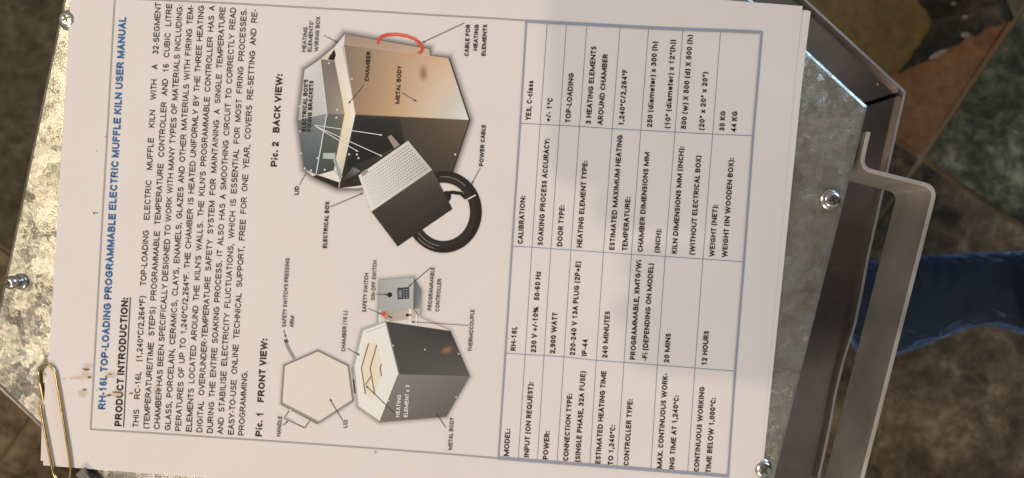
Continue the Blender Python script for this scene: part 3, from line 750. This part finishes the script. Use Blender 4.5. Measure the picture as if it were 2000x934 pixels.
B2.stroke(cable, 3.1, c=(206, 76, 60)); B2.stroke([(760, 66.5), (780, 66.5), (800, 70.5), (815, 78)], .9, c=(236, 120, 100)); B2.line((785, 106), (812, 107), 1.8, (226, 140, 106)); B2.disc(815, 104, 3, (176, 150, 130), 8)
B2.build('printed_red_cable', top_sheet, M_pic)
E = Ink(3.5)
q4(E, [(797, 275), (844.6, 332.5), (725.6, 414), (700, 343)], [(206, 194, 184), (188, 176, 166), (224, 210, 200), (220, 207, 197)])
q4(E, [(844.6, 332.5), (883.6, 408.4), (776.6, 481.7), (725.6, 414)], [(88, 78, 66), (48, 41, 37), (46, 40, 36), (66, 57, 50)])
E.poly([(757, 268), (764, 263), (781, 283), (770, 290)], [(152, 134, 120)]); E.poly([(704, 338), (716, 330), (720, 336), (708, 345)], [(150, 138, 128)])
E.line((844.6, 332.5), (725.6, 414), 1.4, (70, 62, 54))
E.build('printed_electrical_box', top_sheet, M_pic)
D = Ink(4)
for i in range(24):
    for j in range(11):
        u = .05 + i * .0385 + (.019 if j % 2 else 0); w = .10 + j * .078
        if w > .93 or u > .95: continue
        x = (797 * (1 - w) + 844.6 * w) * (1 - u) + (700 * (1 - w) + 725.6 * w) * u; y = (275 * (1 - w) + 332.5 * w) * (1 - u) + (343 * (1 - w) + 414 * w) * u
        D.disc(x, y, 1.15 - .45 * u, (70 + 60 * u, 60 + 58 * u, 56 + 55 * u), 6)
for i in range(22):
    for j in range(8):
        u = .04 + i * .043 + (.02 if j % 2 else 0); w = .06 + j * .07
        x = (844.6 * (1 - w) + 883.6 * w) * (1 - u) + (725.6 * (1 - w) + 776.6 * w) * u; y = (332.5 * (1 - w) + 408.4 * w) * (1 - u) + (414 * (1 - w) + 481.7 * w) * u
        D.disc(x, y, 1.0, (36, 31, 28, .8), 6)
D.build('perforation', top_sheet, M_pic)

# front view
A0 = Ink(1)
halo(A0, [(621, 685), (680, 714.5), (689, 782), (623, 824.5), (550, 786.5), (555, 714)], 9, .33)
halo(A0, [(708, 645), (739, 634), (742, 547), (808, 542), (823, 567), (821, 621), (879.7, 646.7), (917.5, 735), (871.5, 814), (741.7, 824.6), (699, 794), (691, 715)], 10, .33)
A0.build('printed_shadow', top_sheet, M_pic)
A = Ink(2)
hexl = [(621, 685), (680, 714.5), (689, 782), (623, 824.5), (550, 786.5), (555, 714)]
A.poly(hexl, [(224, 203, 188)])
A.stroke(hexl + [hexl[0]], 1.6, closed=True, c=(134, 124, 116)); A.line((551, 788), (622, 825), 5, (150, 142, 132)); A.line((623, 825), (688, 784), 4, (146, 138, 128)); A.line((548, 789), (620, 828), 1.2, (70, 62, 56))
A.stroke([(564, 803), (555, 817), (595, 836), (605, 822)], 1.0, c=(110, 102, 94)); A.line((556, 815), (575, 824), 2.2, (196, 186, 176))
A.stroke([(559, 671), (564, 682), (575, 701)], 3.0, c=(148, 142, 136)); A.poly([(554, 664), (560, 662), (564, 668), (557, 671)], [(78, 72, 70)])
A.line((691.5, 740), (694.5, 768), 5.5, (58, 50, 46)); A.line((687, 718), (692, 742), 3, (150, 140, 130))
topf = [(708, 645), (753, 628), (779, 731), (741.7, 824), (699, 794), (691, 715)]
A.poly(topf, [(229, 217, 206)])
q4(A, [(753, 628), (879.7, 646.7), (917.5, 735), (779, 731)], [(68, 64, 62), (60, 57, 55), (92, 86, 80), (76, 72, 70)], 7)
q4(A, [(779, 731), (917.5, 735), (871.5, 814), (741.7, 824.6)], [(128, 120, 113), (112, 104, 97), (100, 88, 80), (120, 108, 100)], 7)
A.line((753, 628), (779, 731), 2.2, (150, 142, 135)); A.line((779, 731), (741.7, 824.6), 2.6, (120, 104, 96)); A.line((741.7, 824.6), (699, 795), 4, (168, 148, 138)); A.stroke([(699, 794), (691, 715), (708, 645), (753, 628)], 1.6, c=(176, 168, 160))
A.stroke([(712, 651), (752, 636)], .6, c=(190, 180, 170))
A.poly([(712, 669), (734, 668), (747, 712), (743, 736), (728, 779), (713.6, 771), (705.6, 717.6)], [(227, 207, 182)])
q4(A, [(742.4, 547), (808, 542.4), (807, 603.6), (739, 608)], [(166, 162, 155), (180, 175, 168), (174, 170, 162), (162, 159, 152)])
q4(A, [(808, 542.4), (822.5, 567), (821, 601), (807, 603.6)], [(100, 97, 96), (118, 115, 114), (150, 144, 140), (92, 89, 88)])
q4(A, [(739, 608), (806, 604), (819, 621), (757, 629)], [(150, 140, 130), (206, 178, 152), (200, 176, 156), (176, 158, 142)])
A.poly([(808, 604), (822, 601), (821, 618), (812, 616)], [(178, 166, 156)]); A.line((809, 604), (817, 616), 1.5, (90, 84, 80))
tag(A.build('front_view_picture', top_sheet, M_pic), 'printed colour picture of the open kiln with its lid and controller')
A2 = Ink(3)
for l_ in ([(720, 671), (706, 719), (713.6, 770)], [(736, 673.5), (723, 719), (732, 770)], [(745, 711), (742.5, 717.6), (745, 735)], [(713.6, 752), (725.6, 733.7)]): A2.stroke(l_, 1.1, c=(128, 104, 78))
A2.build('printed_heating_element', top_sheet, M_pic); A2 = Ink(3.4)
A2.disc(761, 576, 5, (36, 32, 32), 14); A2.poly([(776, 562.4), (799, 561), (799, 583.6), (776.5, 585)], [(62, 62, 66)])
A2.poly([(779, 567), (785, 566.5), (785, 581), (779, 581.5)], [(120, 128, 136)])
for i in range(4): A2.disc(789, 566 + i * 5, 1.4, (150, 152, 156), 8); A2.disc(794.5, 566 + i * 5, 1.4, (150, 152, 156), 8)
A2.line((801, 604), (801, 634), 5, (226, 216, 206)); A2.line((813.5, 614), (813.5, 636.6), 3, (226, 216, 206)); A2.line((742, 606), (742, 628), 4, (220, 210, 202)); A2.disc(795, 615.5, 3, (50, 40, 36), 8); A2.disc(800, 615.5, 4.5, (50, 40, 36), 8, 1.5)
A2.disc(750, 613.5, 5, (204, 84, 66), 9); A2.disc(755, 617, 3.4, (214, 120, 100), 8); A2.line((758, 618), (766, 621), 2.4, (70, 56, 48)); A2.disc(757.5, 626, 2, (220, 210, 200), 7)
A2.build('printed_controller', top_sheet, M_pic); A2 = Ink(3)
ctr = A2.add(873, 684, (206, 142, 92, .6)); rg = [A2.add(873 + 22 * math.cos(k * .5236 + .4) * (1.1 if k % 2 else .8), 684 + 13 * math.sin(k * .5236), (120, 96, 80, 0)) for k in range(12)]
for k in range(12): A2.f.append((ctr, rg[k], rg[(k + 1) % 12]))
A2.build('printed_glint', top_sheet, M_pic); A2 = Ink(3)
for xy in ((767.5, 675), (830, 683), (896, 691), (759, 783), (891, 776), (562, 802), (567, 800)): A2 = Ink(3); A2.disc(*xy, 1.7, (206, 196, 188), 7); A2.build('printed_screw', top_sheet, M_pic)
# --- callouts
for s_, a_, b_ in [('HEATING', (596.8, 101.5), (600.4, 53)), ("ELEMENTS'", (608.2, 101.5), (612, 41.6)), ('WIRING BOX', (621, 101), (625, 33)),
  ("SAFETY SWITCH'S PRESSING", (558, 639), (565, 504.6)), ('ARM', (573, 639.5), (574.5, 617.7)), ('SAFETY SWITCH', (714.8, 610), (719.5, 534)), ('ON-OFF SWITCH', (731.7, 587), (736, 509)),
  ('CHAMBER (16 L)', (674, 687), (678.2, 608)), ('PROGRAMMABLE', (842.5, 607), (848.7, 522.4)), ('CONTROLLER', (857.5, 609), (862, 545)), ('THERMOCOUPLE', (921.5, 687), (926.6, 605)),
  ('HANDLE', (547.5, 853), (550.5, 813.5)), ('LID', (677.6, 836), (678.5, 820.7)), ('METAL BODY', (882.8, 879.5), (886.2, 816))]: t = Ink(5); t.text(s_, a_, b_, 7.9, .18, 1); t.build('callout_text', top_sheet, INK_label)
for s_, a_, b_ in [("ELECTRICAL BOX'S", (597, 257), (601.5, 155.5)), ('FIXING BRACKETS', (607.5, 257), (612, 158)), ('LID', (582.6, 381), (583.6, 364)), ('ELECTRICAL BOX', (638, 485), (643.2, 394)),
  ('CHAMBER', (720, 159), (724, 101)), ('METAL BODY', (780, 203), (784.3, 129)), ('CABLE FOR', (915, 110), (918.2, 48)), ('HEATING', (932, 99), (935, 48)), ('ELEMENTS', (948, 109.5), (951.4, 48.5)), ('POWER CABLE', (943.5, 325), (948.6, 244))]: t = Ink(5); t.text(s_, a_, b_, 8.2, .225, 1); t.build('callout_text', top_sheet, INK_black)
t = Ink(6); t.text('HEATING', (780.5, 815), (784, 771), 7.8, .19, 1); t.text('ELEMENT x 3', (796, 815), (800.3, 752), 7.8, .19, 1); t.build('callout_text', top_sheet, INK_white)
for b_ in ((746, 264), (699, 296), (746, 305)): t = Ink(6); t.arrow((611, 244), b_, 1.4, 4); t.build('callout_arrow', top_sheet, INK_white)
for a_, b_ in [((632, 69), (658.6, 83)), ((645.5, 404), (708, 377.7)), ((710.7, 166), (681, 202)), ((784, 180.6), (813, 198)), ((906.6, 45), (825, 83)), ((938, 328), (921, 359.5)),
  ((553.5, 644.5), (558, 659)), ((734.6, 574.7), (757, 575.6)), ((719, 603), (745, 613.5)), ((678, 681), (702, 693.5)), ((840, 523.6), (798, 560)), ((915, 636), (804, 629)), ((552.7, 831), (561.7, 823)), ((669, 822), (644.5, 780)), ((770, 807), (715, 754)), ((870, 835), (852.7, 809))]: t = Ink(5); t.arrow(a_, b_, 1.2, 4.5); t.build('callout_arrow', top_sheet, INK_label)
t = Ink(5); t.line((584.6, 361), (598.5, 336), 1.2); t.build('callout_arrow', top_sheet, INK_label)

# ------------------------------------------------------------------ paper clip
def wire(pts, r, name, parent, mat, seg=12):
    """round wire swept along 3-D points (Catmull-Rom)"""
    P3 = [Vector(p) for p in pts]; path = []
    for i in range(len(P3) - 1):
        a = P3[max(i - 1, 0)]; b = P3[i]; c = P3[i + 1]; d = P3[min(i + 2, len(P3) - 1)]
        for k in range(8):
            s = k / 8; path.append(.5 * ((2 * b) + (c - a) * s + (2 * a - 5 * b + 4 * c - d) * s * s + (3 * b - a - 3 * c + d) * s ** 3))
    path.append(P3[-1]); bm = bmesh.new(); prev = None
    for i, p in enumerate(path):
        t = (path[min(i + 1, len(path) - 1)] - path[max(i - 1, 0)]).normalized(); u = t.cross(Vector((0, 0, 1))).normalized(); w = u.cross(t)
        cur = [bm.verts.new(p + (u * math.cos(2 * math.pi * k / seg) + w * math.sin(2 * math.pi * k / seg)) * r) for k in range(seg)]
        if prev:
            for k in range(seg): bm.faces.new((prev[k], prev[(k + 1) % seg], cur[(k + 1) % seg], cur[k]))
        else: bm.faces.new(cur)
        prev = cur
    bm.faces.new(prev[::-1])
    return bmobj(name, bm, parent, mat, True)
zt = ZP + .0010; zl = .0008
clip_px = [(79, 789, zt), (84, 820, zt), (91, 856, zt), (98, 892, zt), (104, 922, zt), (111, 936, zt), (123, 942, zt), (134, 936, zt), (138, 920, zt), (136, 895, zt), (129, 850, zt), (119, 790, zt), (110, 738, zt), (105, 722, zt), (97, 713.5, zt), (88, 712, ZP + .0004), (80, 717, ZP - .0002), (76, 728, .0014), (78, 745, zl), (83, 770, zl), (92, 815, zl), (100, 850, zl), (106, 864, zl), (113, 866, zl), (118, 856, zl), (116, 835, zl), (106, 780, zl), (101, 756, zl)]
tag(wire([P(x, y, z) for x, y, z in clip_px], .00057, 'paper_clip', None, M_brass), 'brass coloured wire paper clip gripping the corner of the manual', 'paper clip')

# ------------------------------------------------------------------ the photographer
def skin(name, chains, parent, mat, root=None, sub=2):
    """chains: lists of ((x,y,z), rx[, ry]); shared coordinates are welded"""
    me = bpy.data.meshes.new(name); idx = {}; v = []; e = []; rad = []
    for ch in chains:
        prev = None
        for it in ch:
            k = tuple(round(c, 4) for c in it[0])
            if k not in idx: idx[k] = len(v); v.append(it[0]); rad.append((it[1], it[2] if len(it) > 2 else it[1]))
            if prev is not None: e.append((prev, idx[k]))
            prev = idx[k]
    me.from_pydata(v, e, []); me.update()
    o = link(name, me, parent, mat)
    o.modifiers.new('skin', 'SKIN')
    lay = me.skin_vertices[0] if len(me.skin_vertices) else None
    if lay is None:
        bm = bmesh.new(); bm.from_mesh(me); bm.verts.layers.skin.verify(); bm.to_mesh(me); bm.free(); lay = me.skin_vertices[0]
    for i, r in enumerate(rad): lay.data[i].radius = r; lay.data[i].use_root = (i == (root or 0))
    s = o.modifiers.new('smooth', 'SUBSURF'); s.levels = sub; s.render_levels = sub
    for p in me.polygons: p.use_smooth = True
    o.modifiers['skin'].use_smooth_shade = True
    return o
M_skin = plain('skin', (.55, .36, .27), .5); M_jean = cloth('blue_denim', (.0035, .009, .021), (.008, .022, .052)); M_black = cloth('black_cloth', (.010, .010, .011), (.016, .016, .017)); M_boot = plain('black_leather', (.012, .011, .011), .5)
M_hair = plain('dark_hair', (.03, .02, .014), .6)
person = thing('person', (0, 0, 0), 'person in blue jeans and black top crouching on the slate floor beside the kiln handle', 'person')
def V(px, py, z): return tuple(P(px, py, z))
pel = (.88, -.10, -.14); hipL = (.88, -.14, -.19); hipR = (.88, .06, -.19); spine = (.82, -.05, .10); chest = (.65, .0, .35); neck = (.52, .01, .50)
kneeL = V(2150, 575, -.46); c1 = V(1995, 572, -.515); c2 = V(1840, 573, -.555); ankL = V(1700, 606, -.60)
kneeR = (.72, .42, -.30); ankR = (.82, .50, -.62)
shL = (.57, -.10, .37); shR = (.58, .15, .37); elL = (.37, -.088, .355); wrL = (.115, -.064, .330); elR = (.42, .145, .38); wrR = (.185, .060, .348)
skin('body', [[(pel, .095, .08), (spine, .095, .08), (chest, .105, .085), (neck, .050), ((.490, .01, .530), .050), ((.455, .01, .575), .074, .078), ((.425, .01, .635), .078, .084), ((.415, .01, .680), .052)],
  [(pel, .095, .08), (hipL, .062), (kneeL, .050), (c1, .036), (c2, .038), (ankL, .034), (V(1610, 600, -.665), .034, .03), (V(1530, 598, -.675), .030, .022)],
  [(pel, .095, .08), (hipR, .062), (kneeR, .044), (ankR, .036), ((.78, .50, -.665), .034, .03), ((.70, .50, -.675), .03, .022)],
  [(chest, .105, .085), (shL, .045), (elL, .037), (wrL, .023, .028), ((.070, -.056, .326), .018, .032), ((.024, -.050, .326), .013, .036), ((-.008, -.049, .326), .011, .034)],
  [(chest, .105, .085), (shR, .045), (elR, .037), (wrR, .022, .027), ((.150, .048, .336), .017, .030), ((.118, .042, .330), .013, .034), ((.100, .041, .328), .011, .033)]], person, M_skin)
# four fingers reach round the phone's edge, the thumb lies along it; the other hand holds the far end
tips = [(-.070, -.0205), (-.0595, -.041), (-.0625, -.056), (-.058, -.069)]
for k, (tx, ty) in enumerate(tips):
    b0 = Vector((-.002, -.024 - .0165 * k, .325)); tp = Vector((tx, ty, .3195))
    m1 = b0 * .55 + tp * .45 + Vector((0, 0, .004)); m2 = b0 * .22 + tp * .78 + Vector((0, 0, .002))
    skin('finger', [[(tuple(b0 + Vector((.02, 0, 0))), .0095), (tuple(b0), .0098), (tuple(m1), .0092), (tuple(m2), .0086), (tuple(tp), .0074)]], person, M_skin)
skin('thumb', [[((.040, -.040, .324), .012), ((.024, -.022, .3205), .0110), ((.004, -.012, .3215), .0096), ((-.016, -.004, .3205), .0080)]], person, M_skin)
for k in range(4):
    b0 = Vector((.098, .066 - .0165 * k, .327)); tp = Vector((.052 - (.006 if k in (1, 2) else 0), .064 - .0150 * k, .3215))
    skin('finger', [[(tuple(b0 + Vector((.02, 0, 0))), .0095), (tuple(b0), .0096), (tuple(b0 * .5 + tp * .5 + Vector((0, 0, .003))), .0090), (tuple(b0 * .2 + tp * .8 + Vector((0, 0, .001))), .0083), (tuple(tp), .0073)]], person, M_skin)
skin('thumb', [[((.140, .030, .330), .012), ((.120, .010, .322), .0108), ((.100, -.004, .3195), .0094), ((.084, -.010, .3200), .0078)]], person, M_skin)
skin('jeans', [[(tuple(Vector(pel) + Vector((0, 0, .03))), .16, .14), (hipL, .108), (kneeL, .060), (V(2070, 574, -.49), .054), (c1, .0495), (V(1925, 560, -.535), .043), (c2, .0505), (V(1760, 596, -.585), .0605), (V(1690, 606, -.605), .066), (V(1650, 608, -.615), .067)],
  [(tuple(Vector(pel) + Vector((0, 0, .03))), .16, .14), (hipR, .108), (kneeR, .066), ((.765, .45, -.46), .058), ((.81, .495, -.59), .062)]], person, M_jean)
skin('jacket', [[(tuple(Vector(pel) + Vector((0, .02, .00))), .185, .165), (spine, .165, .15), (chest, .17, .15), ((.545, .01, .465), .085)],
  [(chest, .17, .15), (shL, .075), (elL, .054), ((.22, -.080, .350), .048), ((.13, -.068, .345), .036, .040), ((.050, -.056, .341), .028, .036)],
  [(chest, .17, .15), (shR, .075), (elR, .054), ((.27, .095, .365), .046), ((.205, .066, .353), .034, .036)]], person, M_black)
skin('jacket_tail', [[((.84, -.16, -.08), .09), ((.66, -.13, -.34), .06), (V(2075, 600, -.42), .042), (V(2034, 608, -.47), .036)]], person, M_black)
skin('hair', [[((.515, .01, .575), .070), ((.485, .01, .645), .084), ((.440, .01, .700), .074)]], person, M_hair)
skin('nose', [[((.385, .01, .612), .012), ((.362, .01, .582), .014), ((.352, .01, .566), .012)]], person, M_skin)
M_eye = plain('eye_white', (.72, .70, .66), .2); M_lip = plain('lips', (.45, .20, .16), .5)
for sy in (-1, 1):
    bm = bmesh.new(); bmesh.ops.create_uvsphere(bm, u_segments=16, v_segments=10, radius=.012, matrix=Matrix.Translation((.3795, .01 + sy * .030, .612))); bmobj('eye', bm, person, M_eye, True)
    bm = bmesh.new(); bmesh.ops.create_uvsphere(bm, u_segments=12, v_segments=8, radius=.006, matrix=Matrix.Translation((.3705, .01 + sy * .030, .6105))); bmobj('iris', bm, person, M_hair, True)
    skin('ear', [[((.465, .01 + sy * .080, .585), .010), ((.462, .01 + sy * .088, .610), .013), ((.455, .01 + sy * .086, .632), .011)]], person, M_skin)
skin('mouth', [[((.384, -.016, .538), .0055), ((.374, .01, .537), .0075), ((.384, .036, .538), .0055)]], person, M_lip)
def boot(pts): skin('boot', [pts], person, M_boot)
boot([(V(1640, 606, -.615), .045), (V(1600, 600, -.655), .046, .042), (V(1530, 598, -.668), .040, .028), (V(1490, 596, -.672), .030, .024)])
boot([((.82, .50, -.60), .048), ((.78, .50, -.655), .048, .042), ((.72, .50, -.668), .042, .028), ((.67, .50, -.672), .030, .024)])
# ------------------------------------------------------------------ the phone in the hands
phone = thing('smartphone', (0, 0, 0), 'black phone held level over the manual by the person', 'phone')
bm = bmesh.new()
x0, x1, y0, y1, r = -.080, .088, -.013, .076, .011
out = []
for cx, cy, a0 in ((x1 - r, y1 - r, 0), (x0 + r, y1 - r, 90), (x0 + r, y0 + r, 180), (x1 - r, y0 + r, 270)):
    for k in range(7): a = math.radians(a0 + 15 * k); out.append((cx + r * math.cos(a), cy + r * math.sin(a)))
n_prism(bm, [(x, y, .3075) for x, y in out], [(x, y, .3155) for x, y in out])
bmobj('case', bm, phone, plain('phone_case', (.012, .012, .013), .35))
bm = bmesh.new(); n_prism(bm, [(x * .97 + .0003, y * .95 + .0016, .31562) for x, y in out], [(x * .97 + .0003, y * .95 + .0016, .3160) for x, y in out]); bmobj('screen', bm, phone, plain('phone_glass', (.01, .01, .012), .1))
bm = bmesh.new(); bmesh.ops.create_cone(bm, cap_ends=True, segments=32, radius1=.009, radius2=.0095, depth=.0025, matrix=Matrix.Translation((0, 0, .3062))); bmobj('lens_bump', bm, phone, plain('lens_glass', (.01, .01, .012), .1))
